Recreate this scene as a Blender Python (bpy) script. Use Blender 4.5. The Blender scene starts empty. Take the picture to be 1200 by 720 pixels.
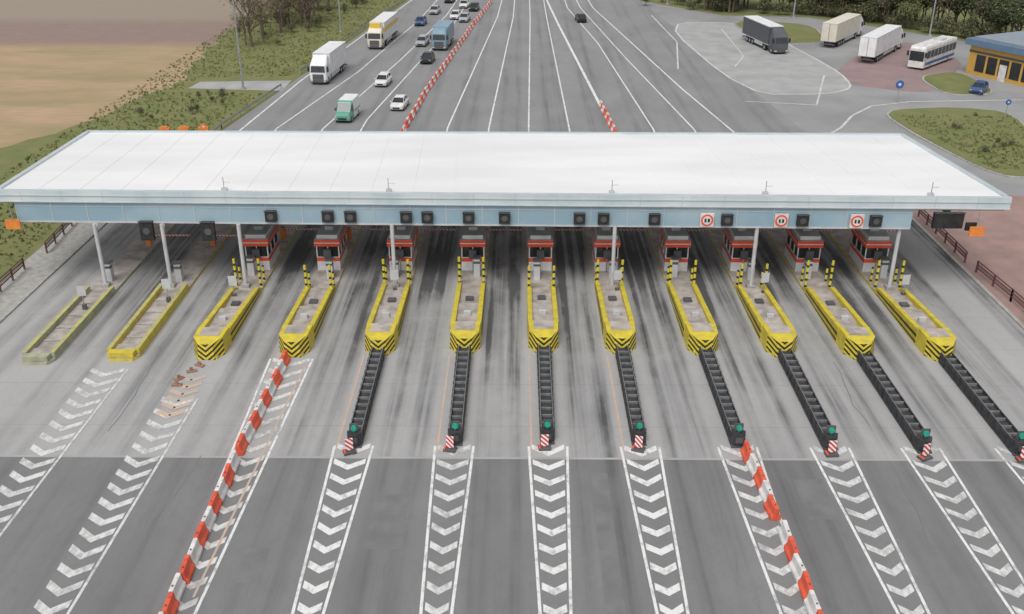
import bpy, math, random
from mathutils import Vector, Matrix
random.seed(7)
S=bpy.context.scene
R=math.radians
# ------------------------------------------------------------------ materials
def nt(name):
    m=bpy.data.materials.new(name); m.use_nodes=True
    n=m.node_tree; b=n.nodes['Principled BSDF']
    return m,n,b
def N(n,t,**k):
    x=n.nodes.new(t)
    for a,v in k.items(): setattr(x,a,v)
    return x
def MA(n,op,a,b=None,clamp=False):
    x=n.nodes.new('ShaderNodeMath'); x.operation=op; x.use_clamp=clamp
    for i,v in enumerate((a,b)):
        if v is None: continue
        if isinstance(v,(int,float)): x.inputs[i].default_value=v
        else: n.links.new(v,x.inputs[i])
    return x.outputs[0]
def MIX(n,f,a,b):
    x=n.nodes.new('ShaderNodeMix'); x.data_type='RGBA'
    for s,v in ((0,f),(6,a),(7,b)):
        if isinstance(v,(int,float)): x.inputs[s].default_value=v
        elif isinstance(v,tuple): x.inputs[s].default_value=(*v,1)
        else: n.links.new(v,x.inputs[s])
    return x.outputs[2]
def POS(n):
    g=n.nodes.new('ShaderNodeNewGeometry'); return g.outputs['Position']
def NOISE(n,vec,scale,detail=5,stretch=None,rough=.55):
    if stretch:
        mp=n.nodes.new('ShaderNodeMapping'); mp.inputs['Scale'].default_value=stretch
        n.links.new(vec,mp.inputs['Vector']); vec=mp.outputs[0]
    x=n.nodes.new('ShaderNodeTexNoise'); x.inputs['Scale'].default_value=scale
    x.inputs['Detail'].default_value=detail; x.inputs['Roughness'].default_value=rough
    n.links.new(vec,x.inputs['Vector']); return x.outputs['Fac']
def RAMP(n,v,a,b,smooth=False):
    x=n.nodes.new('ShaderNodeMapRange'); x.inputs[1].default_value=a; x.inputs[2].default_value=b
    if smooth: x.interpolation_type='SMOOTHSTEP'
    x.clamp=True; n.links.new(v,x.inputs[0]); return x.outputs[0]
def mk(name,c1,c2=None,scale=1.,rough=.8,stretch=None,metal=0,lo=.35,hi=.65,bump=0):
    m,n,b=nt(name); b.inputs['Roughness'].default_value=rough; b.inputs['Metallic'].default_value=metal
    if c2 is None: c2=tuple(max(0,c*.78) for c in c1)
    f=NOISE(n,POS(n),scale,6,stretch)
    n.links.new(MIX(n,RAMP(n,f,lo,hi),c1,c2),b.inputs['Base Color'])
    if bump:
        bp=n.nodes.new('ShaderNodeBump'); bp.inputs['Strength'].default_value=bump
        bp.inputs['Distance'].default_value=.1
        n.links.new(f,bp.inputs['Height']); n.links.new(bp.outputs[0],b.inputs['Normal'])
    return m
def lane_streak(n,pos):
    s=n.nodes.new('ShaderNodeSeparateXYZ'); n.links.new(pos,s.inputs[0])
    dx=MA(n,'SUBTRACT',s.outputs[0],1.6)
    idx=MA(n,'ADD',MA(n,'MULTIPLY',dx,.18234),MA(n,'MULTIPLY',MA(n,'MULTIPLY',dx,dx),.0001578))
    wob=MA(n,'MULTIPLY',MA(n,'SUBTRACT',NOISE(n,pos,.25,3,(1,.25,1)),.5),.09)
    u=MA(n,'FRACT',MA(n,'ADD',MA(n,'ADD',idx,wob),20.))
    d=MA(n,'ABSOLUTE',MA(n,'SUBTRACT',u,.5))
    tr=RAMP(n,MA(n,'SUBTRACT',1.,MA(n,'DIVIDE',MA(n,'ABSOLUTE',MA(n,'SUBTRACT',d,.17)),.13),True),0,1,True)
    ce=RAMP(n,MA(n,'SUBTRACT',1.,MA(n,'DIVIDE',d,.36),True),0,1,True)
    return s,tr,ce
def m_pavement(name,ca,cb,amp,ys,dark=(.05,.05,.052),joints=False,under=False):
    m,n,b=nt(name); p=POS(n); b.inputs['Roughness'].default_value=.85
    f=NOISE(n,p,.22,7,(1,.45,1)); f2=NOISE(n,p,9.,4); f3=NOISE(n,p,1.3,6,(1,.7,1),.7)
    base=MIX(n,RAMP(n,f,.3,.7),ca,cb)
    base=MIX(n,MA(n,'MULTIPLY',RAMP(n,f2,.3,.75),.25),base,tuple(c*.6 for c in ca))
    base=MIX(n,MA(n,'MULTIPLY',RAMP(n,f3,.5,.8),.35),base,tuple(c*.7 for c in cb))
    s,tr,ce=lane_streak(n,p)
    st=NOISE(n,p,1.,5,(2.0,.035,1)); st2=NOISE(n,p,.22,5,(1,.5,1),.65)
    y=s.outputs[1]
    m0=MA(n,'MULTIPLY',RAMP(n,y,ys[0],ys[1]),RAMP(n,y,ys[3],ys[2]))
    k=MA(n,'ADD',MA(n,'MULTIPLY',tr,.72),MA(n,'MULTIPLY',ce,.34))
    if under: k=MA(n,'ADD',k,MA(n,'MULTIPLY',MA(n,'MULTIPLY',ce,RAMP(n,y,63,76)),.9))  # canopy shade painted into the colour, deepening the tyre streaks beneath it
    k=MA(n,'MULTIPLY',k,MA(n,'ADD',MA(n,'MULTIPLY',RAMP(n,st,.28,.72,True),.85),.15)); k=MA(n,'MULTIPLY',k,MA(n,'ADD',RAMP(n,st2,.3,.7,True),.4))
    ax=MA(n,'ABSOLUTE',MA(n,'SUBTRACT',s.outputs[0],4.)); k=MA(n,'MULTIPLY',k,MA(n,'SUBTRACT',1.2,MA(n,'MULTIPLY',ax,.018)))
    k=MA(n,'MINIMUM',MA(n,'MULTIPLY',MA(n,'MULTIPLY',k,m0),amp),.93)
    base=MIX(n,k,base,dark)
    if joints:
        jx=MA(n,'FRACT',MA(n,'DIVIDE',MA(n,'ADD',y,500.3),5.)); j=MA(n,'LESS_THAN',jx,.012)
        base=MIX(n,MA(n,'MULTIPLY',j,.3),base,(.16,.16,.16))
    n.links.new(base,b.inputs['Base Color'])
    bp=n.nodes.new('ShaderNodeBump'); bp.inputs['Strength'].default_value=.25; bp.inputs['Distance'].default_value=.02
    n.links.new(f2,bp.inputs['Height']); n.links.new(bp.outputs[0],b.inputs['Normal'])
    return m
def m_paint(name,c,under,lo=.30,hi=.42,d=3.5):
    m,n,b=nt(name); p=POS(n); b.inputs['Roughness'].default_value=.7
    f=NOISE(n,p,d,8,(1,.6,1),.7); g=NOISE(n,p,.5,3)
    k=RAMP(n,MA(n,'ADD',f,MA(n,'MULTIPLY',MA(n,'SUBTRACT',g,.5),.45)),lo,hi)
    n.links.new(MIX(n,k,under,c),b.inputs['Base Color']); return m

M={}
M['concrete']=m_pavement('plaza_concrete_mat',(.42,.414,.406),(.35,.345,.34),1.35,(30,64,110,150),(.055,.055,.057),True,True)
M['asph_near']=m_pavement('approach_asphalt_mat',(.225,.224,.224),(.175,.175,.176),1.0,(5,48,60,70),(.105,.105,.107))
M['asph_far']=m_pavement('road_asphalt_mat',(.27,.27,.27),(.215,.215,.217),.7,(60,80,150,330),(.12,.12,.122))
M['asph_patch']=mk('asphalt_patch_mat',(.15,.15,.152),(.19,.19,.19),.8)
M['asph_side']=mk('service_asphalt_mat',(.31,.308,.305),(.235,.235,.237),.12)
M['asph_light']=mk('island_asphalt_mat',(.39,.388,.38),(.31,.308,.305),.3)
M['ground']=mk('ground_mat',(.13,.14,.06),(.20,.17,.09),.05,.95)
M['white']=m_paint('road_paint_white',(.72,.72,.70),(.34,.34,.34),.29,.52)
M['whiteworn']=m_paint('road_paint_worn',(.66,.66,.64),(.33,.33,.325),.31,.60)
M['orangeline']=m_paint('road_paint_orange',(.60,.40,.27),(.41,.385,.355),.38,.62)
M['grass']=mk('grass_mat',(.125,.155,.045),(.20,.19,.075),.35,.95,lo=.3,hi=.7,bump=.5)
M['kerb']=mk('kerb_concrete_mat',(.42,.41,.38),(.3,.29,.27),2.)
M['redpave']=mk('red_brick_paving_mat',(.35,.225,.20),(.27,.18,.16),.5)
M['redpave2']=mk('red_parking_paving_mat',(.31,.21,.205),(.24,.18,.175),.3)
M['islcon']=mk('island_concrete_mat',(.48,.425,.385),(.27,.245,.22),1.1)
M['yellow']=mk('yellow_paint_mat',(.64,.51,.04),(.42,.35,.05),1.8,.6,lo=.38,hi=.74)
M['yellowdull']=mk('faded_yellow_paint_mat',(.52,.46,.13),(.34,.33,.17),1.8,.7,lo=.35,hi=.7)
M['greygreen']=mk('weathered_kerb_mat',(.42,.42,.27),(.27,.29,.21),1.5)
M['black']=mk('black_mat',(.012,.012,.013),(.03,.03,.03),3.,.6)
M['rubber']=mk('black_rubber_mat',(.022,.023,.025),(.05,.051,.055),2.5,.6)
M['rib']=mk('dusty_steel_rib_mat',(.24,.24,.24),(.14,.14,.14),3.,.6)
M['steel']=mk('galvanised_steel_mat',(.42,.43,.44),(.3,.31,.32),2.,.45,metal=.4)
M['lgrey']=mk('light_grey_paint_mat',(.55,.56,.57),(.45,.46,.47),1.,.6)
M['dgrey']=mk('dark_grey_paint_mat',(.07,.072,.078),(.1,.1,.105),1.,.6)
M['boothwhite']=mk('booth_white_mat',(.76,.76,.76),(.6,.6,.6),1.,.5)
M['red']=mk('red_paint_mat',(.78,.10,.045),(.66,.08,.035),1.5,.5)
M['redor']=mk('orange_red_plastic_mat',(.80,.125,.055),(.60,.085,.045),1.2,.6)
M['plasticwhite']=mk('white_plastic_mat',(.74,.72,.70),(.53,.51,.49),1.5,.6)
M['orange']=mk('orange_mat',(.8,.26,.05),(.65,.19,.04),2.,.6)
M['brown']=mk('rusty_orange_mat',(.36,.20,.13),(.24,.14,.10),3.,.7)
M['teal']=mk('green_light_lens_mat',(.02,.42,.28),(.02,.3,.2),3.,.3)
M['glass']=mk('dark_glass_mat',(.02,.025,.03),(.035,.04,.045),1.,.12)
M['roof']=mk('white_roof_membrane_mat',(.79,.78,.78),(.70,.695,.695),.12,.6,(.5,2,1))
M['rooftrim']=mk('roof_trim_mat',(.50,.54,.55),(.42,.46,.48),.5,.5)
M['fasciaup']=mk('upper_fascia_mat',(.60,.66,.68),(.45,.54,.57),.3,.4,(1,1,.3))
M['fascialo']=mk('blue_fascia_mat',(.26,.38,.46),(.38,.49,.55),.11,.35,lo=.42,hi=.62)
M['soffit']=mk('soffit_mat',(.32,.34,.35),(.24,.26,.27),.4)
M['railbrown']=mk('brown_rail_mat',(.18,.075,.07),(.13,.06,.06),2.,.6)
M['blue']=mk('blue_mat',(.04,.14,.4),(.04,.11,.3),1.,.5)
M['bark']=mk('bark_mat',(.17,.125,.10),(.10,.08,.065),4.,.95)
m,n,b=nt('field_mat'); p=POS(n); s=N(n,'ShaderNodeSeparateXYZ'); n.links.new(p,s.inputs[0]); b.inputs['Roughness'].default_value=.95
f=NOISE(n,p,.06,6,(1,2.2,1)); f2=NOISE(n,p,.8,5,(.4,2.,1)); f3=NOISE(n,p,.05,6,(.6,2.4,1),.65)
tan=MIX(n,RAMP(n,f,.35,.65),(.47,.32,.20),(.35,.265,.14)); tan=MIX(n,MA(n,'MULTIPLY',RAMP(n,f3,.48,.62),.6),tan,(.24,.225,.10))
soil=MIX(n,RAMP(n,f2,.3,.7),(.29,.21,.18),(.22,.16,.135))
yy=MA(n,'ADD',s.outputs[1],MA(n,'MULTIPLY',f,6.))
yl=MA(n,'FRACT',MA(n,'DIVIDE',s.outputs[1],1.3)); 
far=MIX(n,MA(n,'MULTIPLY',MA(n,'LESS_THAN',yl,.35),.18),soil,(.16,.11,.09))
far=MIX(n,RAMP(n,yy,192,200),far,(.28,.23,.18))
n.links.new(MIX(n,RAMP(n,yy,168,176),MIX(n,MA(n,'MULTIPLY',RAMP(n,f2,.3,.7),.5),tan,(.27,.2,.12)),far),b.inputs['Base Color']); M['field']=m
def m_stripe(name,c1,c2,period,mode,duty=.5):
    m,n,b=nt(name); b.inputs['Roughness'].default_value=.55
    tc=N(n,'ShaderNodeTexCoord'); s=N(n,'ShaderNodeSeparateXYZ'); n.links.new(tc.outputs['Object'],s.inputs[0])
    if mode=='V': v=MA(n,'SUBTRACT',s.outputs[2],MA(n,'MULTIPLY',MA(n,'ABSOLUTE',s.outputs[0]),.85))
    elif mode=='Z': v=s.outputs[2]
    else: v=MA(n,'ADD',s.outputs[2],MA(n,'ADD',s.outputs[0],s.outputs[1]))
    fr=MA(n,'FRACT',MA(n,'ADD',MA(n,'DIVIDE',v,period),20.1))
    nz=NOISE(n,tc.outputs['Object'],3.,5)
    c1m=MIX(n,RAMP(n,nz,.35,.7),c1,tuple(x*.7 for x in c1))
    n.links.new(MIX(n,MA(n,'GREATER_THAN',fr,duty),c1m,c2),b.inputs['Base Color']); return m
M['chev']=m_stripe('yellow_black_chevron_mat',(.70,.56,.04),(.018,.018,.018),.36,'V',.52)
M['post']=m_stripe('yellow_black_post_mat',(.72,.62,.05),(.02,.02,.02),.55,'Z',.65)
M['rwsign']=m_stripe('red_white_marker_mat',(.7,.05,.03),(.8,.8,.8),.3,'D')

# ------------------------------------------------------------------ mesh builder
class MB:
    def __init__(s): s.v=[];s.f=[];s.m=[];s.slots=[]
    def mi(s,k):
        if k not in s.slots: s.slots.append(k)
        return s.slots.index(k)
    def add(s,vs,fs,k):
        o=len(s.v); s.v+= [tuple(v) for v in vs]; i=s.mi(k)
        for f in fs: s.f.append([o+a for a in f]); s.m.append(i)
    def box(s,x0,x1,y0,y1,z0,z1,k,top=None):
        vs=[(x0,y0,z0),(x1,y0,z0),(x1,y1,z0),(x0,y1,z0),(x0,y0,z1),(x1,y0,z1),(x1,y1,z1),(x0,y1,z1)]
        s.add(vs,[[0,3,2,1],[0,1,5,4],[1,2,6,5],[2,3,7,6],[3,0,4,7]],k)
        s.add(vs,[[4,5,6,7]],top or k)
    def prism(s,poly,z0,z1,k,top=None,bot=True):
        n=len(poly); vs=[(x,y,z0) for x,y in poly]+[(x,y,z1) for x,y in poly]
        s.add(vs,[[i,(i+1)%n,n+(i+1)%n,n+i] for i in range(n)],k)
        s.add(vs,[list(range(n,2*n))],top or k)
        if bot: s.add(vs,[list(range(n-1,-1,-1))],k)
    def loft(s,secs,k,caps=True):
        n=len(secs[0]); vs=[p for q in secs for p in q]; fs=[]
        for a in range(len(secs)-1):
            for i in range(n):
                j=(i+1)%n; fs.append([a*n+i,a*n+j,(a+1)*n+j,(a+1)*n+i])
        if caps: fs.append(list(range(n-1,-1,-1))); fs.append([(len(secs)-1)*n+i for i in range(n)])
        s.add(vs,fs,k)
    def tube(s,p0,p1,r0,r1,k,n=8,caps=True):
        p0=Vector(p0);p1=Vector(p1);d=(p1-p0).normalized()
        a=d.orthogonal().normalized(); b=d.cross(a)
        q=[[p+ (a*math.cos(2*math.pi*i/n)+b*math.sin(2*math.pi*i/n))*r for i in range(n)] for p,r in ((p0,r0),(p1,r1))]
        s.loft(q,k,caps)
    def flat(s,poly,z,k): s.add([(x,y,z) for x,y in poly],[list(range(len(poly)))],k)
    def line(s,pts,w,z,k):
        for a,b in zip(pts[:-1],pts[1:]):
            a=Vector(a);b=Vector(b);d=(b-a).normalized();nn=Vector((-d.y,d.x))*w/2
            s.add([(*(a-nn),z),(*(b-nn),z),(*(b+nn),z),(*(a+nn),z)],[[0,1,2,3]],k)
    def mesh(s,name):
        me=bpy.data.meshes.new(name); me.from_pydata(s.v,[],s.f)
        for k in s.slots: me.materials.append(M[k])
        me.polygons.foreach_set('material_index',s.m); me.update(); return me
    def obj(s,name,loc=(0,0,0),rz=0,bev=0,fix=True):
        me=s.mesh(name)
        if fix and bev:
            import bmesh
            bm=bmesh.new(); bm.from_mesh(me); bmesh.ops.remove_doubles(bm,verts=bm.verts,dist=1e-5)
            bmesh.ops.recalc_face_normals(bm,faces=bm.faces)
            bm.to_mesh(me); bm.free()
        return place(me,name,loc,rz,bev)
def place(me,name,loc=(0,0,0),rz=0,bev=0,scale=None):
    o=bpy.data.objects.new(name,me); S.collection.objects.link(o); o.location=loc; o.rotation_euler=(0,0,rz)
    if scale: o.scale=scale
    if bev:
        md=o.modifiers.new('b','BEVEL'); md.width=bev; md.segments=2; md.limit_method='ANGLE'; md.angle_limit=R(40)
    return o
def sheet(name,poly,z,k):
    b=MB(); b.flat(poly,z,k); return b.obj(name)
def smooth(poly,it=2):
    for _ in range(it):
        q=[]
        for i in range(len(poly)):
            a=Vector(poly[i]);c=Vector(poly[(i+1)%len(poly)]); q+=[tuple(a*.8+c*.2),tuple(a*.2+c*.8)]
        poly=q
    return poly

# ------------------------------------------------------------------ ground
sheet('ground',[(-2500,-800),(2500,-800),(2500,3500),(-2500,3500)],0,'ground')
rb=random.Random(9)
keys=[(60,-62),(106,-60),(116,-54),(140,-49),(168,-52),(220,-54),(320,-60),(900,-60)]
bord=[]
for (ya,xa),(yb,xb) in zip(keys[:-1],keys[1:]):
    n_=max(2,int((min(yb,330)-ya)/2.2))
    for i in range(n_):
        t=i/n_; bord.append((xa+(xb-xa)*t+rb.uniform(-.9,.9),ya+(yb-ya)*t))
bord.append((-60,900))
sheet('ploughed_field',[(-900,60)]+bord+[(-900,900)],.004,'field')
b=MB()
rt=[(20,-36),(116,-36),(142,-32),(222,-22),(400,-14),(900,-14)]
b.flat([(-62,20)]+[(x,y) for y,x in rt]+bord[::-1],.008,'grass'); b.obj('grass_verge')
sheet('grass_verge',[(19,222),(40,199),(56,197),(64,189),(84,162),(125,148),(260,148),(260,420),(12,420)],.008,'grass')
sheet('road',[(-37.5,-150),(36,-150),(36,92),(26,219),(19,240),(12,400),(8,900),(-14,900),(-15,400),(-24,220),(-32.5,142),(-35.5,116),(-37.5,95)],.012,'asph_far')
sheet('service_road',[(36,90),(75,84),(125,84),(125,150),(84,163),(64,190),(56,198),(40,200),(26,219)],.016,'asph_side')
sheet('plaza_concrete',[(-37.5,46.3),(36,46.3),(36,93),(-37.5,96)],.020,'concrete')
sheet('approach_road',[(-37.5,-140),(36,-140),(36,46.3),(-37.5,46.3)],.024,'asph_near')
b=MB(); b.line([(-37.5,46.4),(36,46.4)],.2,.028,'asph_light'); b.obj('expansion_joint')
b=MB()
for x0,x1,y0,y1 in ((-7.6,-5.8,38.5,43),(4.0,4.9,20,45),(15.0,16.6,41,44.5),(-13.4,-12.2,36,38.5)): b.flat([(x0,y0),(x1,y0),(x1,y1),(x0,y1)],.027,'asph_patch')
b.obj('asphalt_repair_patches')
b=MB(); rc=random.Random(21)
for x,y,n_ in ((-6.2,33,9),(10.3,36,7),(-18.5,37,8),(20.6,38,7),(-24.3,49,8),(21,50,6),(-12.6,103,14),(8.6,100,12),(18.5,104,12),(-26,105,10),(30,97,9)):
    pts=[(x,y)]
    for _ in range(n_): pts.append((pts[-1][0]+rc.uniform(-.25,.25),pts[-1][1]+rc.uniform(.8,1.6)))
    b.line(pts,.05,.031,'asph_patch')
b.obj('sealed_cracks')
sheet('brick_paving',[(36.4,30),(75,30),(75,84),(62,93),(57,100),(50,92),(44,92),(36.4,90)],.020,'redpave')
sheet('brick_paving',[(64.5,93),(80,93),(80,124),(66,125)],.020,'redpave')
sheet('parking_paving',smooth([(45,141),(56,134),(62,143),(70,156),(68,174),(58,166),(49,152)]),.020,'redpave2')
sheet('pavement',[(-41,30),(-37.8,30),(-37.8,92),(-41,92)],.014,'kerb')
b=MB(); b.box(-37.8,-37.5,-20,92,0,.14,'kerb'); b.obj('kerb'); 
b=MB(); b.box(36,36.3,-20,90,0,.14,'kerb'); b.obj('kerb')
def grass_island(poly,name='grass_island'):
    b=MB(); b.prism(poly,.0,.14,'kerb')
    c=Vector((sum(p[0] for p in poly)/len(poly),sum(p[1] for p in poly)/len(poly)))
    inn=[tuple(c+(Vector(p)-c)*(1-.35/max(1,(Vector(p)-c).length))) for p in poly]
    b.prism(inn,.141,.2,'grass'); return b.obj(name)
G1=smooth([(46,125),(46.5,113),(49.5,97),(56,98),(63.5,124),(56,127)],2)
G2=smooth([(39,194),(55,190),(53,171),(43,170)]); G3=smooth([(58,145),(66,149),(66,134),(58,133)])
for g in (G1,G2,G3): grass_island(g)
I1=smooth([(27,192),(43,192),(48,150),(47,138),(42,134),(31,134)],2)
sheet('traffic_island_marking',I1,.022,'asph_light')
b=MB()
b.line(I1+[I1[0]],.3,.03,'whiteworn'); b.obj('road_marking')

b=MB()
for L,w in (([(-8.7,88),(-8.7,116.5),(-4.4,198),(-3,260),(-2,500)],.2),([(-3.7,88),(-3.7,116.5),(-1.3,198),(0,400)],.19),
          ([(1.1,88),(1.1,116),(2,198),(2.5,400)],.19),([(6,88),(6,116),(5.2,198),(4.6,400)],.19),
          ([(11,88),(11.2,116),(7.2,190),(5.7,222),(5.5,500)],.4),([(16,88),(16.1,116),(13.3,171),(9.8,209),(8,400)],.2),
          ([(21,92),(21,116),(17,157),(12.5,209),(10,300)],.2),([(25.9,112),(22.7,137),(15.1,209),(12,300)],.24),
          ([(-19.2,92),(-19,120),(-12.6,188),(-9,260)],.2),([(-23.8,92),(-23.7,116),(-18.8,157),(-14.5,200),(-10,300)],.2),
          ([(-29.5,92),(-29.3,116),(-24.2,148),(-19.5,193),(-12,320)],.2),([(-34.6,100),(-31.6,142),(-23.4,220),(-13.7,400)],.25)):
    b.line(L,w,.034,'white')
b.line([(36,113),(39,117),(42,122.6),(46,127.5),(52,130),(67,131),(90,130)],.3,.034,'whiteworn')
b.line([(45,146),(39,128),(30,130)],.25,.034,'whiteworn')
b.line([(24,150),(27,172),(26,200)],.25,.034,'whiteworn')
b.line([(33,152),(36,160),(37,185)],.2,.034,'whiteworn')
b.obj('lane_markings')
# ------------------------------------------------------------------ gores
NX=[-32.2,-26.7,-21.0,-15.3,-9.5,-3.7,1.7,7.0,12.6,17.9,23.1,28.5]
NYs=[57.4,58.0,58.3,58.7,59.0,59.3,59.5,59.4,59.2,59.0,58.7,58.5]
def gore(cx,y1,y0,mat,lines=(1,1),step=1.45,wf=None,t=.5,lmat='white'):
    b=MB(); wf=wf or (lambda y: max(.1,.55+(y-20)*.062)*.98)
    for sgn,on in zip((-1,1),lines):
        if on: b.line([(cx+sgn*wf(y0)/2*1,y0),(cx+sgn*wf(y1)/2,y1)],.15,.036,lmat)
    y=y1-.3
    while y>y0+1:
        w=wf(y)/2-.16; dy=w*.75
        if w>.15:
            j=random.uniform(-.07,.07)
            b.add([(cx-w,y+t+j,.036),(cx-w,y+j,.036),(cx,y-dy,.036),(cx,y-dy+t,.036)],[[0,1,2,3]],mat)
            b.add([(cx,y-dy+t,.036),(cx,y-dy,.036),(cx+w,y+j,.036),(cx+w,y+t+j,.036)],[[0,1,2,3]],mat)
        y-=step
    b.obj('chevron_road_marking')
for i,x in enumerate(NX):
    if i==0: continue
    if i<3: gore(x-(.3 if i==2 else .4),NYs[i]-(1.5 if i==1 else 5.5),14,'whiteworn',(0,1),1.3,lambda y:1.5+(y-20)*.028,.52,'whiteworn')
    else: gore(x,58 if i==3 else 47.6,14,'whiteworn' if i in (3,5,8,9,10,11) else 'white')
b=MB()
for i in (4,5,6,7): b.line([(NX[i]-1.0,58.6),(NX[i]-.95,47)],.14,.032,'orangeline')
for y in [55,54.1,53.2,52.4,51.6,50.7]: b.line([(-22.1,y+.6),(-21.2,y),(-20.4,y+.6)],.36,.040,'orangeline')
b.line([(-14.2,57),(-15,35)],.13,.040,'orangeline')
b.obj('temporary_orange_marking')

# ------------------------------------------------------------------ toll islands
def island_mesh(kind):
    b=MB(); L=29.5; w=1.10
    if kind==2:
        b.prism([(-w,2.2),(-.7,.02),(.7,.02),(w,2.2),(w,L),(-w,L)],0,.2,'yellow','islcon')
        zs=1.28
        vs=[(-.55,-.10,0.01),(.55,-.10,0.01),(1.04,.75,0.01),(1.07,2.3,.01),(-1.07,2.3,.01),(-1.04,.75,.01),
            (-.50,.08,1.10),(.50,.08,1.10),(.98,.88,zs),(1.03,2.3,zs),(-1.03,2.3,zs),(-.98,.88,zs)]
        b.add(vs,[[0,1,7,6],[1,2,8,7],[5,0,6,11]],'chev')
        b.add(vs,[[2,3,9,8],[3,4,10,9],[4,5,11,10]],'yellow')
        b.add(vs,[[6,7,8,11],[8,9,10,11]],'yellow')
        b.box(-.68,.68,1.0,2.25,1.281,1.30,'islcon')
        for sg in (-1,1):
            xo,xi=sg*1.08,sg*.74
            ys=[(2.301,1.2),(6.5,.9),(10.4,.62),(11.2,.2)]
            for (ya,za),(yb,zb) in zip(ys[:-1],ys[1:]):
                vs=[(xo,ya,.0),(xi,ya,.0),(xi,yb,.0),(xo,yb,.0),(xo,ya,za),(xi,ya,za),(xi,yb,zb),(xo,yb,zb)]
                b.add(vs,[[0,1,5,4],[1,2,6,5],[2,3,7,6],[3,0,4,7],[4,5,6,7]],'yellow')
            for (ya,za),(yb,zb) in zip(ys[:-2],ys[1:-1]):
                xx=sg*1.104
                b.add([(xx,ya,za*.50),(xx,yb,zb*.50),(xx,yb,zb*.66),(xx,ya,za*.66)],[[0,1,2,3]],'black')
                b.add([(xx,ya,za*.12),(xx,yb,zb*.12),(xx,yb,zb*.24),(xx,ya,za*.24)],[[0,1,2,3]],'black')
        b.box(-.735,.735,2.301,6.3,.2,.8,'islcon')
        b.box(-.735,.735,6.3,10.3,.2,.45,'islcon')
        b.box(-.25,.25,4.2,4.5,.8,1.1,'lgrey'); b.box(-.3,.3,7.4,8.0,.45,.6,'dgrey')
        for y in (3.2,5.6): b.box(-.72,.72,y,y+.08,.80,.815,'kerb')
    else:
        k='greygreen' if kind==0 else 'yellow'
        b.prism([(-w,.6),(-.8,0),(.8,0),(w,.6),(w,L),(-w,L)],0,.2,k,'islcon')
        for sg in (-1,1):
            b.box(min(sg*1.09,sg*.80),max(sg*1.09,sg*.80),.7,11.5,.2,.6,k,'yellowdull')
        b.box(-.85,.85,.12,.7,.2,.55,k)
        b.box(-.795,.795,.705,1.8,.2,.36,'islcon')
        for y in (3,5,7,9): b.box(-.7,.7,y,y+.12,.2,.3,'kerb')
    return b.mesh('toll_island')
IM={k:island_mesh(k) for k in (0,1,2)}
for i,(x,y) in enumerate(zip(NX,NYs)):
    place(IM[min(i,2)],'toll_island',(x,y-.4,.02),0,.03)

def cushion():
    b=MB(); L=11.2
    b.box(-.42,.42,-L,-.1,.02,.1,'dgrey')
    nb=13; st=(L-.6)/nb
    for k in range(nb):
        y1=-.15-k*st; y0=y1-st+.03; w=.5-.005*k
        for sg in (-1,1):
            pr=[(w-.05,.12),(w,.2),(w-.05,.3),(w,.4),(w-.05,.5),(w,.62),(w-.05,.74),(w-.12,.76),(w-.12,.1)]
            q=[[(sg*(a-(.03 if e else 0)),yy,z) for a,z in pr] for e,yy in ((0,y0-.1),(1,y1))]
            b.loft(q,'rubber')
        b.box(-.34,.34,y0,y0+.09,.1,.70,'rib')
        b.box(-.36,.36,y0+.16,y1-.08,.1,.60,'rubber')
    for sg in (-1,1): b.box(sg*.36-.02,sg*.36+.02,-L+.6,-.1,.77,.79,'rib')
    ns=[]
    for t in range(9):
        a=math.pi*t/8; ns.append((-.44*math.cos(a),-L+.55-.55*math.sin(a)))
    b.prism(ns,.05,.86,'rubber')
    b.box(-.2,.2,-L-.03,-L+.02,.35,.7,'dgrey')
    b.tube((0,-L+.35,.86),(0,-L+.35,1.05),.06,.06,'dgrey')
    b.tube((0,-L+.26,1.16),(0,-L+.40,1.16),.17,.17,'teal',12); b.box(-.25,.25,-L+.40,-L+.5,.93,1.40,'dgrey')
    return b.mesh('crash_cushion')
CM=cushion()
def marker():
    b=MB(); b.box(-.36,.36,-.25,.25,.03,.15,'dgrey'); b.box(-.22,.22,-.03,.03,.2,.95,'rwsign'); b.tube((0,.06,.1),(0,.06,.9),.03,.03,'steel')
    b.box(-.34,-.24,-.2,.2,.15,.2,'redor'); return b.mesh('red_white_marker_board')
MM=marker()
for i in range(4,12):
    place(CM,'crash_cushion',(NX[i],NYs[i]-.5,.02),random.uniform(-.006,.006))
    if i!=8: place(MM,'red_white_marker_board',(NX[i]+random.uniform(-.3,.1),NYs[i]-12.15,.03),random.uniform(-.5,.5))

def barrier(k):
    b=MB()
    pr=[(-.28,0),(.28,0),(.28,.2),(.16,.34),(.11,.75),(-.11,.75),(-.16,.34),(-.28,.2)]
    b.loft([[(x*s,y,z) for x,z in pr] for y,s in ((-.62,.8),(-.57,1),(.57,1),(.62,.8))],k)
    b.box(-.06,.06,-.3,-.2,.75,.79,k); b.tube((0,.3,.75),(0,.3,.80),.05,.05,'dgrey')
    return b.mesh('plastic_road_barrier')
BM=[barrier('redor'),barrier('plasticwhite')]
def brow(pts,step=1.27):
    j=0
    for a,c in zip(pts[:-1],pts[1:]):
        a=Vector(a);c=Vector(c);n=int((c-a).length/step);d=(c-a).normalized()
        for i in range(n):
            p=a+d*step*(i+.5)
            place(BM[j%2],'plastic_road_barrier',(p.x+random.uniform(-.06,.06),p.y,.03),math.atan2(-d.x,d.y)+random.uniform(-.07,.07),.02); j+=1
brow([(-15.55,57.9),(-15.9,46),(-15.75,30)]); brow([(12.95,47.2),(13.3,40),(13.45,30)])
brow([(-14.2,96),(-13.8,116),(-12.9,134),(-8.7,188),(-6,218)],1.6)
brow([(11.3,113),(10.9,122),(10.6,128)],1.4)
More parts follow.
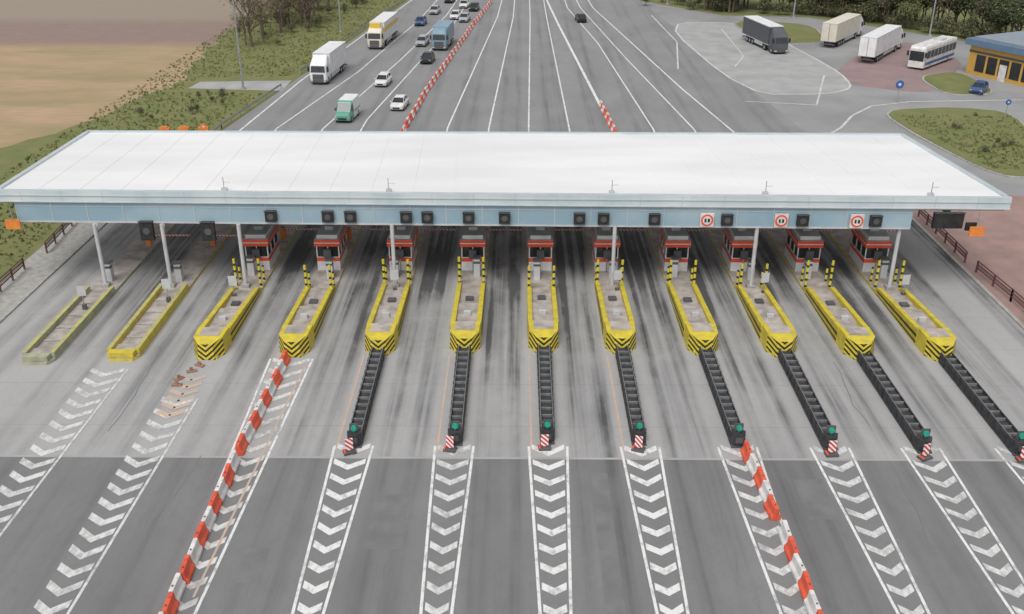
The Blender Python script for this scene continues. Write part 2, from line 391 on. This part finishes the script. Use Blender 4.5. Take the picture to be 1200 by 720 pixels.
def delin():
    b=MB(); b.box(-.33,.33,-.15,.15,0,.10,'brown'); b.box(-.11,.11,-.05,.05,.10,.32,'brown'); return b.mesh('lane_divider_block')
DM=delin()
for x,y in ((-21.2,57.0),(-21.5,56.2),(-22.0,55.2),(-21.9,54.4)): place(DM,'lane_divider_block',(x,y,.03),random.uniform(-.8,.8))

# ------------------------------------------------------------------ toll booths
def booth():
    b=MB(); w=.92;L=3.6;z0=.2
    b.box(-w,w,0,L,z0,z0+1.15,'boothwhite')
    b.box(-w-.012,w+.012,-.012,L+.012,z0+.78,z0+1.10,'red')
    b.box(-w+.06,w-.06,.06,L-.06,z0+1.15,z0+2.1,'glass')
    for x in (-w,w-.09):
        for y in (0,1.1,2.3,L-.09): b.box(x,x+.09,y,y+.09,z0+1.15,z0+2.1,'boothwhite')
    b.box(-.04,.04,.02,.08,z0+1.15,z0+2.1,'boothwhite')
    b.box(-w-.1,w+.1,-.15,L+.15,z0+2.1,z0+2.68,'red','lgrey')
    b.box(-w-.11,w+.11,-.16,L+.16,z0+2.36,z0+2.44,'boothwhite')
    b.box(-w+.1,w-.1,.1,L-.1,z0+2.681,z0+3.0,'boothwhite','lgrey')
    b.box(-.35,.35,1.2,2.2,z0+3.01,z0+3.3,'lgrey')
    b.box(-.3,.3,-.35,-.06,z0+1.2,z0+1.9,'dgrey')
    b.tube((0,-.2,z0),(0,-.2,z0+1.2),.05,.05,'steel')
    return b.mesh('toll_booth')
BO=booth()
def posts():
    b=MB()
    for x in (-.94,.94):
        b.tube((x,0,.2),(x,0,2.5),.10,.10,'post',10)
        b.tube((x,1.1,.2),(x,1.1,1.5),.09,.09,'post',10)
    return b.mesh('striped_bollard')
PO=posts()
def boom():
    b=MB(); b.box(-.2,.2,-.2,.2,.2,1.25,'orange','dgrey'); b.box(.2,3.6,-.05,.05,1.0,1.12,'rwsign'); return b.mesh('boom_barrier')
BB=boom()
def tickm():
    b=MB(); b.box(-.25,.25,-.3,.3,.2,1.7,'lgrey'); b.box(-.255,.255,-.31,.1,1.3,1.5,'dgrey'); b.box(-.3,.3,-.35,.35,1.7,1.78,'dgrey'); return b.mesh('ticket_machine')
TM=tickm()
for i in range(2,12):
    x=NX[i]; place(BO,'toll_booth',(x,72.6,.02),0,.02); place(PO,'striped_bollard',(x,69.4-(1.2 if i%3==0 else 0)+(.5 if i%4==1 else 0),.02)); place(BB,'boom_barrier',(x+.5,79.5,.02)); place(TM,'ticket_machine',(x+(.35 if i%2 else -.3),71.2+(i%3)*.25,.02))
for i in (0,1): place(TM,'ticket_machine',(NX[i],70.5,.02)); place(BB,'boom_barrier',(NX[i]+.5,78,.02))
def isign(k='lgrey'):
    b=MB(); b.tube((0,0,.2),(0,0,2.),.035,.035,'steel'); b.box(-.3,.3,-.05,-.02,1.3,2.1,k); b.box(-.15,.15,-.12,.12,.2,.6,'dgrey'); return b.mesh('island_sign')
IS=isign()
for i,dx,dy in ((0,.1,7.8),(1,.4,8.5),(2,-.5,8.8),(9,.7,9),(4,.0,9.3),(7,.5,9),(11,.6,9.2)): place(IS,'island_sign',(NX[i]+dx,NYs[i]+dy,.02),.15)

# ------------------------------------------------------------------ canopy
FL,FR,BR,BL=Vector((-39.5,69.9)),Vector((36.2,68.75)),Vector((34.3,86.2)),Vector((-39.1,86.6))
def cp(u,v):
    return tuple((FL*(1-u)+FR*u)*(1-v)+(BL*(1-u)+BR*u)*v)
canopy=bpy.data.objects.new('toll_plaza_canopy',None); S.collection.objects.link(canopy)
def child(b,name,bev=0):
    o=b.obj(name,bev=bev); o.parent=canopy; return o
b=MB(); b.prism([cp(.003,.015),cp(.997,.015),cp(.997,.985),cp(.003,.985)],6.75,7.72,'soffit','roof'); child(b,'roof_slab')
b=MB()
def qbox(b,p,q,t,z0,z1,k,top=None):
    p=Vector(p);q=Vector(q);d=(q-p).normalized();nn=Vector((-d.y,d.x))*t
    b.prism([tuple(p),tuple(q),tuple(q+nn),tuple(p+nn)],z0,z1,k,top)
qbox(b,cp(0,0),cp(1,0),.35,6.95,7.84,'fasciaup','rooftrim')
qbox(b,cp(1,1),cp(0,1),.35,6.9,7.86,'fasciaup','rooftrim')
qbox(b,cp(0,.985),cp(0,.03),.35,6.85,7.86,'fasciaup','rooftrim'); qbox(b,cp(1,.03),cp(1,.985),.35,6.85,7.86,'fasciaup','rooftrim')
child(b,'parapet')
b=MB()
p=Vector(cp(0,0)); q=Vector(cp(1,0)); qbox(b,(p.x-.03,p.y-.05),(q.x+.03,q.y-.05),.045,7.42,7.48,'rooftrim')
qbox(b,(p.x-.04,p.y-.08),(q.x+.04,q.y-.08),.075,6.93,7.0,'lgrey')
k=2.
while k<75: 
    pp=p+(q-p).normalized()*k; b.box(pp.x-.02,pp.x+.02,pp.y-.012,pp.y,7.0,7.8,'rooftrim'); k+=3.1
child(b,'fascia_moulding')
# membrane seams: same white membrane, a low welded ridge
b=MB()
k=1
while k<24:
    u=k/24; a_=Vector(cp(u,.03)); c_=Vector(cp(u,.97)); qbox(b,a_,c_,.06,7.721,7.74,'roof'); k+=1
child(b,'roof_seams')
b=MB(); a0=Vector(cp(.018,.006));a1=Vector(cp(.908,.006)); qbox(b,a0,a1,.5,5.3,6.95,'fascialo')
d=(a1-a0).normalized()
k=0.
while k<(a1-a0).length:
    p=a0+d*k; b.box(p.x-.03,p.x+.03,p.y-.03,p.y,5.32,6.92,'rooftrim'); k+=2.72
qbox(b,a0+Vector((0,-.04)),a1+Vector((0,-.04)),.035,5.28,5.40,'lgrey')
qbox(b,a0+Vector((0,-.025)),a1+Vector((0,-.025)),.02,6.55,6.60,'rooftrim'); child(b,'sign_gantry')
b=MB()
for u in (.05,.2,.36,.52,.68,.82,.95):
    p0=cp(u,.05);p1=cp(u,.95); qbox(b,p0,p1,.3,6.25,6.74,'soffit')
for v in (.33,.66): qbox(b,cp(.01,v),cp(.99,v),.25,5.95,6.24,'soffit')
child(b,'roof_beams')
b=MB()
for x in (-32.1,-27.0,-21.2,-9.6,7.2,17.9,28.6):
    b.tube((x,69.3,.2),(x,69.3,5.4),.15,.15,'lgrey',10); b.box(x-.3,x+.3,69.0,69.6,.2,.5,'kerb')
    b.tube((x,83.5,.2),(x,83.5,6.2),.2,.2,'lgrey',10)
    b.tube((x,69.4,4.6),(x,70.8,6.3),.07,.07,'steel',6)
child(b,'columns')
b=MB()
def fy(x): return 69.9-(x+39.5)*.0152
def sig(x,z,w=.42,h=.42,k='black'):
    y=fy(x)
    b.box(x-w,x+w,y-.28,y+.05,z-h,z+h,k); b.box(x-w-.04,x+w+.04,y-.36,y-.281,z+h,z+h+.06,'dgrey')
    b.tube((x,y-.285,z),(x,y-.30,z),w*.55,w*.55,'dgrey',12)
for x in (-18.7,-14.4,-12.7,-8.5,-6.9,-3.8,-1.1,4.5,6.3,10.1,15.5,21.1,26.5): sig(x,6.0)
for x in (-28.3,-23.6): sig(x,4.75,.5,.75)
child(b,'lane_signals')
b=MB()
y=fy(31.8); b.box(30.7,32.9,y-.28,y+.05,5.5,6.7,'black'); b.box(33.2,34.0,y-.2,y,5.3,5.9,'black'); b.tube((31,y,6.7),(31,y,7.),.04,.04,'steel'); b.tube((32.6,y,6.7),(32.6,y,7.),.04,.04,'steel')
b.box(30.65,32.95,y-.34,y-.281,6.7,6.78,'dgrey'); child(b,'message_sign')
b=MB()
for x in (14.0,19.5,25.1):
    y=fy(x)
    b.box(x-.5,x+.5,y-.2,y-.05,5.45,6.5,'plasticwhite')
    b.tube((x,y-.21,5.98),(x,y-.24,5.98),.46,.46,'red',20); b.tube((x,y-.241,5.98),(x,y-.26,5.98),.33,.33,'plasticwhite',20)
    b.box(x-.2,x-.06,y-.27,y-.262,5.84,6.12,'black'); b.box(x+.04,x+.2,y-.27,y-.262,5.84,6.12,'black')
child(b,'speed_limit_signs')
b=MB()
for (x,y) in ((-38.2,69.2),(33.9,68.3)):
    b.box(x-.55,x+.55,y-.05,y+.05,5.0,5.75,'orange'); b.tube((x,y+.1,5.0),(x,y+.1,6.8),.04,.04,'steel')
child(b,'orange_edge_markers')
b=MB()
for x in (-22.2,-9.8,6.9,18.3,30.5):
    y=fy(x)+.6
    b.tube((x,y,7.72),(x,y,8.8),.03,.03,'steel',6); b.tube((x,y,8.4),(x+.5,y,8.4),.02,.02,'steel',6); b.box(x-.2,x+.2,y-.1,y+.2,7.75,7.95,'lgrey')
child(b,'roof_masts')

# ------------------------------------------------------------------ railings
def railing(pts,name='guard_railing'):
    b=MB()
    for a,c in zip(pts[:-1],pts[1:]):
        a=Vector(a);c=Vector(c);L=(c-a).length;d=(c-a).normalized();n=max(1,int(L/2))
        for i in range(n+1):
            p=a+d*L*i/n; b.box(p.x-.06,p.x+.06,p.y-.06,p.y+.06,0,1.05,'railbrown')
        for z in (.45,.75,1.0): b.tube((*a,z),(*c,z),.06,.06,'railbrown',6)
        b.tube((*a,.6),(*c,.6),.03,.03,'railbrown',6)
    b.obj(name)
railing([(-39.8,60),(-40.2,73)]); railing([(-39.9,76.5),(-40.6,85)])
railing([(36.8,75),(37,86)]); railing([(37.4,60),(37.2,67.5),(36.9,73)])
def guard(pts,name='steel_guardrail'):
    b=MB()
    for a,c in zip(pts[:-1],pts[1:]):
        a=Vector(a);c=Vector(c);L=(c-a).length;d=(c-a).normalized();n=max(1,int(L/3)); nn=Vector((-d.y,d.x))*.06
        for i in range(n+1):
            p=a+d*L*i/n; b.box(p.x-.05,p.x+.05,p.y-.05,p.y+.05,0,.7,'steel')
        b.loft([[(q.x+nn.x*s,q.y+nn.y*s,z) for s,z in ((-1,.45),(1,.52),(-1,.6),(1,.68),(-1,.75),(-1.5,.6))] for q in (a,c)],'steel')
    b.obj(name)
guard([(-36.5,100),(-36,116),(-33.4,137)]); guard([(-32.6,146),(-24.6,222)])
sheet('gravel_layby',[(-46.5,137),(-33,135.5),(-33,142),(-46,141)],.014,'asph_light')

# ------------------------------------------------------------------ vehicles
def cm(name,c,r=.25):
    if name not in M: M[name]=mk(name+'_mat',c,tuple(x*.85 for x in c),1.,r)
    return name
def wheel(b,x,y,r,w=.22):
    s=1 if x>0 else -1
    b.tube((x-s*w,y,r),(x,y,r),r,r,'rubber',14); b.tube((x,y,r),(x+s*.01,y,r),r*.55,r*.5,'steel',10)
def car(name,col,loc,rz,est=0,sc=1.):
    b=MB()
    def sec(y,w,zb,zt): return [(-w*.93,y,zb),(-w,y,zb+.18),(-w,y,zt-.14),(-w*.86,y,zt),(w*.86,y,zt),(w,y,zt-.14),(w,y,zb+.18),(w*.93,y,zb)]
    b.loft([sec(-2.15,.66,.36,.66),sec(-2.0,.82,.24,.76),(sec(-1.6,.88,.2,.84)),sec(-.95,.9,.2,.93),sec(.4,.9,.2,.96),sec(1.7,.89,.22,.98),sec(2.05,.84,.26,.95),sec(2.17,.7,.36,.82)],col)
    yb=1.95 if est else 1.75; yt=1.75 if est else 1.15
    vs=[(-.78,-1.05,.92),(.78,-1.05,.92),(.78,yb,.94),(-.78,yb,.94),(-.6,-.3,1.42),(.6,-.3,1.42),(.6,yt,1.42),(-.6,yt,1.42)]
    b.add(vs,[[0,1,5,4],[1,2,6,5],[2,3,7,6],[3,0,4,7]],'glass')
    vs=[(-.63,-.36,1.39),(.63,-.36,1.39),(.63,yt+.05,1.39),(-.63,yt+.05,1.39),(-.54,-.1,1.47),(.54,-.1,1.47),(.54,yt-.1,1.47),(-.54,yt-.1,1.47)]
    b.add(vs,[[0,1,5,4],[1,2,6,5],[2,3,7,6],[3,0,4,7],[4,5,6,7]],col)
    for s in (-1,1):
        b.tube((s*.79,-1.05,.93),(s*.62,-.32,1.41),.035,.035,col,5); b.tube((s*.79,yb,.94),(s*.62,yt,1.41),.05,.05,col,5); b.tube((s*.8,.35,.93),(s*.62,.4,1.41),.03,.03,col,5)
        b.box(min(s*.9,s*1.05),max(s*.9,s*1.05),-.85,-.7,.92,1.05,col)
        b.box(s*.6-.17,s*.6+.17,-2.1,-1.98,.58,.72,'plasticwhite'); b.box(s*.66-.14,s*.66+.14,2.08,2.15,.68,.84,'red')
        for y in (-1.35,1.35): wheel(b,s*.9,y,.32)
    b.box(-.45,.45,-2.18,-2.1,.38,.55,'black')
    return b.obj(name,(loc[0],loc[1],.03),rz)
def van(col,loc,rz):
    b=MB()
    def sec(y,w,zb,zt): return [(-w,y,zb),(-w,y,zt*.6),(-w*.88,y,zt-.05),(-w*.8,y,zt),(w*.8,y,zt),(w*.88,y,zt-.05),(w,y,zt*.6),(w,y,zb)]
    b.loft([sec(-2.6,.85,.4,.95),sec(-2.4,.95,.3,1.1),sec(-1.75,.98,.3,1.3),sec(-1.0,1.,.3,2.25),sec(-.6,1.,.3,2.4)],cm('van_green',(.14,.36,.28)))
    b.loft([sec(-.599,1.02,.3,2.45),sec(2.7,1.02,.3,2.45),sec(2.8,.98,.35,2.35)],col)
    b.add([(-.84,-1.72,1.37),(.84,-1.72,1.37),(.78,-1.06,2.2),(-.78,-1.06,2.2)],[[0,1,2,3]],'glass')
    for s in (-1,1):
        b.add([(s*1.005,-1.5,1.3),(s*1.005,-.65,1.3),(s*.93,-.65,2.),(s*.93,-1.05,2.)],[[0,1,2,3]],'glass')
        for y in (-1.75,1.6): wheel(b,s*1.03,y,.36)
        b.box(min(s*1.,s*1.2),max(s*1.,s*1.2),-1.5,-1.35,1.3,1.65,'dgrey'); b.box(s*.7-.15,s*.7+.15,-2.6,-2.45,.75,.92,'plasticwhite')
    b.box(-.55,.55,-2.62,-2.55,.45,.7,'black'); b.box(-1.03,1.03,-.2,2.55,.95,1.15,'van_green')
    return b.obj('delivery_van',(loc[0],loc[1],.03),rz)
def truck(cab,box,loc,rz,L=11.,H=3.9,sidecol=None,stripe=None,semi=False):
    b=MB(); y0=-L/2
    def sec(z,yf,yb,w): 
        c=.12; return [(-w+c,yf,z),(w-c,yf,z),(w,yf+c*1.4,z),(w,yb,z),(-w,yb,z),(-w,yf+c*1.4,z)]
    b.loft([sec(.45,y0,y0+2.1,1.2),sec(1.3,y0-.04,y0+2.1,1.23),sec(1.75,y0,y0+2.1,1.23),sec(2.7,y0+.25,y0+2.1,1.18),sec(3.2,y0+.9,y0+2.1,1.1),sec(H-.15,y0+1.7,y0+2.1,1.0)],cab)
    b.add([(-1.05,y0-.03,1.74),(1.05,y0-.03,1.74),(.98,y0+.21,2.6),(-.98,y0+.21,2.6)],[[0,1,2,3]],'glass')
    b.box(-.8,.8,y0-.06,y0-.035,.75,1.5,'dgrey'); b.box(-1.2,1.2,y0-.1,y0+.2,.35,.7,'dgrey')
    for s in (-1,1):
        b.add([(s*1.24,y0+.35,1.7),(s*1.24,y0+1.3,1.7),(s*1.2,y0+1.3,2.45),(s*1.2,y0+.5,2.45)],[[0,1,2,3]],'glass')
        b.box(min(s*1.25,s*1.5),max(s*1.25,s*1.5),y0+.1,y0+.25,1.8,2.5,'black'); b.box(s*.95-.18,s*.95+.18,y0-.12,y0-.1,.5,.65,'plasticwhite')
    b.box(-.5,.5,y0+1.5,L/2-.3,.6,.95,'dgrey')
    yb0=y0+(2.5 if semi else 2.25)
    b.box(-1.25,1.25,yb0,L/2,1.05,H,sidecol or box,box)
    for z in (1.06,H-.1): b.box(-1.27,1.27,yb0-.02,L/2+.02,z,z+.08,'lgrey' if not sidecol else box)
    k=yb0+1.2
    while k<L/2-.3:
        for s in (-1,1): b.box(min(s*1.25,s*1.262),max(s*1.25,s*1.262),k,k+.05,1.15,H-.11,'lgrey' if not sidecol else 'dgrey')
        k+=1.25
    if stripe: b.box(-1.266,1.266,yb0-.006,L/2+.006,H*.62,H*.62+.7,stripe); b.box(-.9,.9,y0+1.0,y0+2.0,3.0,H+.02,stripe)
    b.box(-.03,.03,L/2+.0,L/2+.03,1.15,H-.1,'dgrey'); b.box(-1.2,1.2,L/2-.15,L/2+.05,.5,.65,'dgrey')
    ax=[y0+1.1,L/2-2.2,L/2-3.4]+([y0+3.9,L/2-4.6] if semi else [])
    for y in ax:
        for s in (-1,1): wheel(b,s*1.22,y,.5,.35)
    for s in (-1,1): b.box(min(s*1.1,s*1.2),max(s*1.1,s*1.2),y0+(4.8 if semi else 2.8),L/2-5.3 if semi else L/2-4.2,.5,1.0,'lgrey')
    return b.obj('semi_trailer_truck' if semi else 'box_truck',(loc[0],loc[1],.03),rz)
def coach(loc,rz,col='plasticwhite',band='blue',name='coach_bus'):
    b=MB(); L=12.
    def sec(y,w,zt,zb=.35): return [(-w,y,zb),(-w,y,zt-.3),(-w*.9,y,zt),(w*.9,y,zt),(w,y,zt-.3),(w,y,zb)]
    b.loft([sec(-L/2,1.15,3.1),sec(-L/2+.3,1.25,3.45),sec(L/2-.2,1.25,3.45),sec(L/2,1.2,3.3)],col)
    b.add([(-1.1,-L/2-.01,1.3),(1.1,-L/2-.01,1.3),(1.08,-L/2-.01,2.75),(-1.08,-L/2-.01,2.75)],[[0,1,2,3]],'glass')
    for s in (-1,1):
        k=-L/2+.7
        while k<L/2-1: b.box(min(s*1.24,s*1.262),max(s*1.24,s*1.262),k,k+1.25,1.65,2.75,'glass'); k+=1.4
        b.box(min(s*1.24,s*1.258),max(s*1.24,s*1.258),-L/2+.5,L/2-.4,.7,1.1,band)
        for y in (-3.6,3.2): wheel(b,s*1.24,y,.5,.3)
        b.box(min(s*1.25,s*1.5),max(s*1.25,s*1.5),-L/2-.2,-L/2,2.,2.7,'black')
    b.box(-.7,.7,1,3,3.45,3.65,'lgrey')
    return b.obj(name,(loc[0],loc[1],.03),rz,.0)
cm('car_white',(.75,.75,.75)); cm('car_black',(.02,.022,.026)); cm('car_silver',(.4,.41,.43)); cm('car_blue',(.05,.1,.24)); cm('truck_white',(.8,.8,.8),.4); cm('truck_yellow',(.75,.52,.08),.4); cm('truck_blue',(.21,.33,.41),.4); cm('cream',(.72,.66,.55),.5); cm('curtain_dark',(.09,.095,.11),.5)
hd=-.09
truck('truck_white','truck_white',(-28.0,144.8),hd,11.5,4.)
truck('cream','truck_white',(-23.4,171.5),hd,13.5,4.,stripe='truck_yellow',semi=True)
van('truck_white',(-21.5,120.8),hd)
car('estate_car','car_white',(-19.4,139.5),hd,1); car('hatchback_car','car_white',(-15.6,126.2),hd)
car('saloon_car','car_black',(-14.4,155),hd); car('hatchback_car','car_silver',(-16.5,169),hd,1)
truck('truck_blue','truck_blue',(-12.9,168),hd,8.5,3.6)
for x,y,c in ((-17,202,'car_silver'),(-12.5,196,'car_white'),(-10.6,193,'car_silver'),(-15,217,'car_black'),(-11.5,210,'car_white'),(-18.6,189,'car_blue'),(-9.3,206,'car_black')): car('saloon_car',c,(x,y),hd)
car('saloon_car','car_black',(11.6,193),math.pi+.1)
car('hatchback_car','car_blue',(63.2,135.3),-.6); 
truck('curtain_dark','truck_white',(41.0,168),.18,13.5,4.,sidecol='curtain_dark',semi=True)
truck('truck_white','cream',(55.5,173),math.pi-.6,15,4.,semi=True); truck('truck_white','truck_white',(58.2,161),math.pi-.6,16,4.,semi=True)
coach((63.8,154.3),-.75)

# ------------------------------------------------------------------ petrol station
b=MB(); cm('st_orange',(.62,.36,.08),.5); cm('st_blue',(.13,.21,.32),.5)
b.box(-8,8,-7,7,0,4.2,'st_orange','blue'); b.box(-8.6,8.6,-7.6,7.6,4.2,5.1,'st_blue','st_blue'); b.box(-7.8,7.8,-6.8,6.8,5.101,5.4,cm('st_roof',(.26,.30,.34),.6))
for y in range(-6,6,2): b.box(-8.05,-7.99,y,y+1.6,.6,3.,'glass')
for x in range(-7,7,2): b.box(x,x+1.6,-7.05,-6.99,.6,3.,'glass')
b.box(-8.07,-8.0,-7.0,7.0,3.2,3.5,'dgrey'); b.box(-3,-1,-2,1,5.401,6.1,'lgrey'); b.box(2,4,2,4,5.401,6.0,'lgrey')
b.box(-8.09,-8.051,.2,1.4,0,2.3,'plasticwhite')
b.obj('petrol_station',(76.8,145,.02),R(26.5))

def lamp(x,y,h=14,rz=0,name='street_lamp'):
    b=MB(); b.box(-.25,.25,-.25,.25,0,.3,'kerb'); b.tube((0,0,.3),(0,0,h),.16,.09,'steel',8); b.tube((0,0,h),(1.6,0,h+.5),.05,.045,'steel',6)
    b.loft([[(1.5,-.15,h+.42),(1.5,.15,h+.42),(1.5,.1,h+.58),(1.5,-.1,h+.58)],[(2.4,-.12,h+.55),(2.4,.12,h+.55),(2.4,.08,h+.66),(2.4,-.08,h+.66)]],'lgrey')
    b.obj(name,(x,y,0),rz)
for x,y in ((-38.6,136.5),(-32.3,181),(-27.5,226)): lamp(x,y)
lamp(72.5,178,13,math.pi); lamp(53.2,197,13,math.pi); lamp(31,214,13,math.pi); lamp(84,150,13,math.pi)
def rsign(x,y,k='blue',h=2.6,name='traffic_sign',r=.36):
    b=MB(); b.tube((0,0,0),(0,0,h),.04,.04,'steel',6); b.tube((0,-.05,h-.2),(0,-.08,h-.2),r,r,k,16); b.tube((0,-.081,h-.2),(0,-.09,h-.2),r*.35,r*.35,'plasticwhite',12); b.obj(name,(x,y,.02))
rsign(50,129.5,r=.55); rsign(60,120); rsign(-35.5,108,'orange')
b=MB()
for dx in (0,2.2,4.5): 
    b.box(dx-.6,dx+.6,-.3,.3,.05,.75,'orange'); b.box(dx-.35,dx+.35,-.2,.2,.75,.9,'orange')
b.obj('orange_barrier_box',(-42,113.5,.0),.1)

# ------------------------------------------------------------------ vegetation
def leafmat(name,a,c):
    m,n,bb=nt(name); bb.inputs['Roughness'].default_value=.8
    f=NOISE(n,POS(n),.9,4); n.links.new(MIX(n,RAMP(n,f,.35,.65),a,c),bb.inputs['Base Color']); M[name]=m; return name
leafmat('leaf_fresh',(.12,.15,.05),(.08,.10,.035)); leafmat('leaf_dark',(.05,.065,.035),(.078,.095,.045)); leafmat('leaf_brown',(.22,.17,.13),(.16,.13,.095)); leafmat('leaf_yellow',(.23,.23,.09),(.15,.165,.06)); leafmat('grass_blade',(.145,.175,.055),(.22,.22,.09))
def tree(seed,h,r,leaf,nl,ls,trunk=.22,bare=False,low=.25):
    rd=random.Random(seed); b=MB(); tips=[]
    def br(p,d,L,rad,dep):
        q=p+d*L; b.tube(p,q,rad,rad*.62,'bark',6 if dep<2 else 4,False); tips.append((q,dep))
        if dep>=(4 if bare else 3): return
        for _ in range(3 if dep else 6):
            a=Vector((rd.uniform(-1,1),rd.uniform(-1,1),rd.uniform(.0,.8))).normalized()
            st=p+d*L*rd.uniform(.45,1)
            br(st,(d*.55+a*.8).normalized(),L*rd.uniform(.5,.72),rad*.5,dep+1)
    br(Vector((0,0,0)),Vector((rd.uniform(-.06,.06),rd.uniform(-.06,.06),1)).normalized(),h*.5,trunk,0)
    cl=[t for t,dp in tips if dp>=1]
    vs=[];fs=[];i=0
    g=lambda s: rd.gauss(0,s)
    for _ in range(nl):
        t=rd.choice(cl)
        c=t+Vector((g(r*.2),g(r*.2),g(r*.16)))
        if c.z<h*low: continue
        a=Vector((g(1),g(1),g(1))).normalized(); u=a.orthogonal().normalized()*ls*rd.uniform(.5,1.2); v=a.cross(u).normalized()*ls*rd.uniform(.4,1)
        vs+=[c-u,c+v*.6,c+u,c-v*.6]; fs.append([i,i+1,i+2,i+3]); i+=4
    h2=len(fs)//3
    b.add(vs,fs[:h2*2],leaf[0]); 
    b.add(vs[h2*2*4:],[[a-h2*8 for a in f] for f in fs[h2*2:]],leaf[1])
    return b.mesh('tree')
T_dark=[tree(s,10,3.6,('leaf_dark','leaf_fresh'),2800,.32) for s in (1,2,3)]
T_bare=[tree(s,9,3,('leaf_brown','leaf_yellow'),700,.18,bare=True) for s in (4,5,6)]
T_yel=[tree(s,8,3,('leaf_yellow','leaf_fresh'),2000,.28) for s in (7,8)]
SH=[tree(s,2.6,2.,('leaf_fresh','leaf_brown'),700,.2,.06,low=.02) for s in (11,12)]
rd=random.Random(3)
def put(lst,name,x,y,s): place(rd.choice(lst),name,(x,y,0),rd.uniform(0,6.28),0,(s*rd.uniform(.9,1.1),s*rd.uniform(.9,1.1),s*rd.uniform(.85,1.15)))
edge=[(34,206),(44,200.5),(58,198.5),(67,189),(77,174),(88,163),(104,156),(124,151)]
def onedge(t):
    t*=len(edge)-1; i=min(int(t),len(edge)-2); f=t-i; return edge[i][0]*(1-f)+edge[i+1][0]*f, edge[i][1]*(1-f)+edge[i+1][1]*f
for i in range(140):
    x,y=onedge(rd.random()*.85); o=rd.uniform(.3,12); x+=o*.55+rd.uniform(-1,1.5); y+=o*.9+1
    k=rd.random()
    if k<.5: put(T_dark,'deciduous_tree',x,y,rd.uniform(.55,1.0))
    elif k<.74: put(T_yel,'spring_tree',x,y,rd.uniform(.55,1.0))
    else: put(T_bare,'bare_tree',x,y,rd.uniform(.75,1.1))
for i in range(80):
    x,y=onedge(rd.random()*.85); put(SH,'shrub',x+rd.uniform(0,3),y+rd.uniform(.5,3),rd.uniform(.5,1.3))
for i in range(14): put(SH,'shrub',rd.uniform(24,38),rd.uniform(212,228),rd.uniform(.5,1.))
for i in range(44):
    y=rd.uniform(166,236); put(T_bare,'bare_tree',-44.5+rd.uniform(-5,5)+(y-166)*.05,y,rd.uniform(.65,1.15))
for i in range(30):
    y=rd.uniform(166,232); put(SH,'shrub',rd.uniform(-50,-38+(y-150)*.09),y,rd.uniform(.4,1.0))
for i in range(12): put(SH,'shrub',rd.uniform(-48,-38),rd.uniform(117,133),rd.uniform(.2,.45))
for i in range(8): put(SH,'shrub',rd.uniform(50,58),rd.uniform(105,122),rd.uniform(.15,.35))
b=MB(); vs=[];fs=[];i=0
def tuft(x,y,s,z=0.):
    global i
    for _ in range(3):
        a=rd.uniform(0,6.28); dx,dy=math.cos(a)*s*.5,math.sin(a)*s*.5
        vs.extend([(x-dx,y-dy,z),(x+dx,y+dy,z),(x+dx*.4+rd.uniform(-.2,.2),y+dy*.4,z+s*rd.uniform(.5,1.))]); fs.append([i,i+1,i+2]); i+=3
for _ in range(6500):
    y=rd.uniform(60,230)
    e=-41.3 if y<92 else (-36.8 if y<116 else (-36.8+(y-116)*.12))
    x=rd.uniform(-54,e-.3)
    if -47<x<-32 and 134<y<144: continue
    tuft(x,y,rd.uniform(.15,.4))
for _ in range(900):
    t=rd.random(); y=100+22*t; tuft(rd.uniform(50-3*t,56+6*t),y,rd.uniform(.12,.35),.2)
b.add(vs,fs,'grass_blade'); b.obj('grass_tufts',fix=False)

# ------------------------------------------------------------------ light
W=bpy.data.worlds.new('World'); S.world=W; W.use_nodes=True; n=W.node_tree; bg=n.nodes['Background']
sk=n.nodes.new('ShaderNodeTexSky'); sk.sky_type='NISHITA'; sk.sun_disc=False; sk.sun_elevation=R(58); sk.sun_rotation=R(200)
sk.dust_density=3.
hs=n.nodes.new('ShaderNodeHueSaturation'); hs.inputs['Saturation'].default_value=.15
n.links.new(sk.outputs[0],hs.inputs['Color']); n.links.new(hs.outputs[0],bg.inputs['Color']); bg.inputs['Strength'].default_value=.15
sd=bpy.data.lights.new('sun','SUN'); sd.energy=1.4; sd.angle=R(30); sd.color=(1,.975,.95)
so=bpy.data.objects.new('sun',sd); S.collection.objects.link(so)
az=R(200); el=R(58); dv=Vector((math.sin(az)*math.cos(el),math.cos(az)*math.cos(el),math.sin(el)))
so.rotation_euler=dv.to_track_quat('Z','Y').to_euler()
# camera
c=bpy.data.cameras.new('camera'); co=bpy.data.objects.new('camera',c); S.collection.objects.link(co); S.camera=co
c.sensor_width=36; c.lens=1150/1200*36; c.clip_end=6000
co.location=(0,0,31.7); co.rotation_euler=(R(90)-math.atan(550/1150),0,math.atan(10/math.hypot(550,1150)))
S.view_settings.view_transform='Standard'; S.view_settings.look='None'; S.view_settings.exposure=0
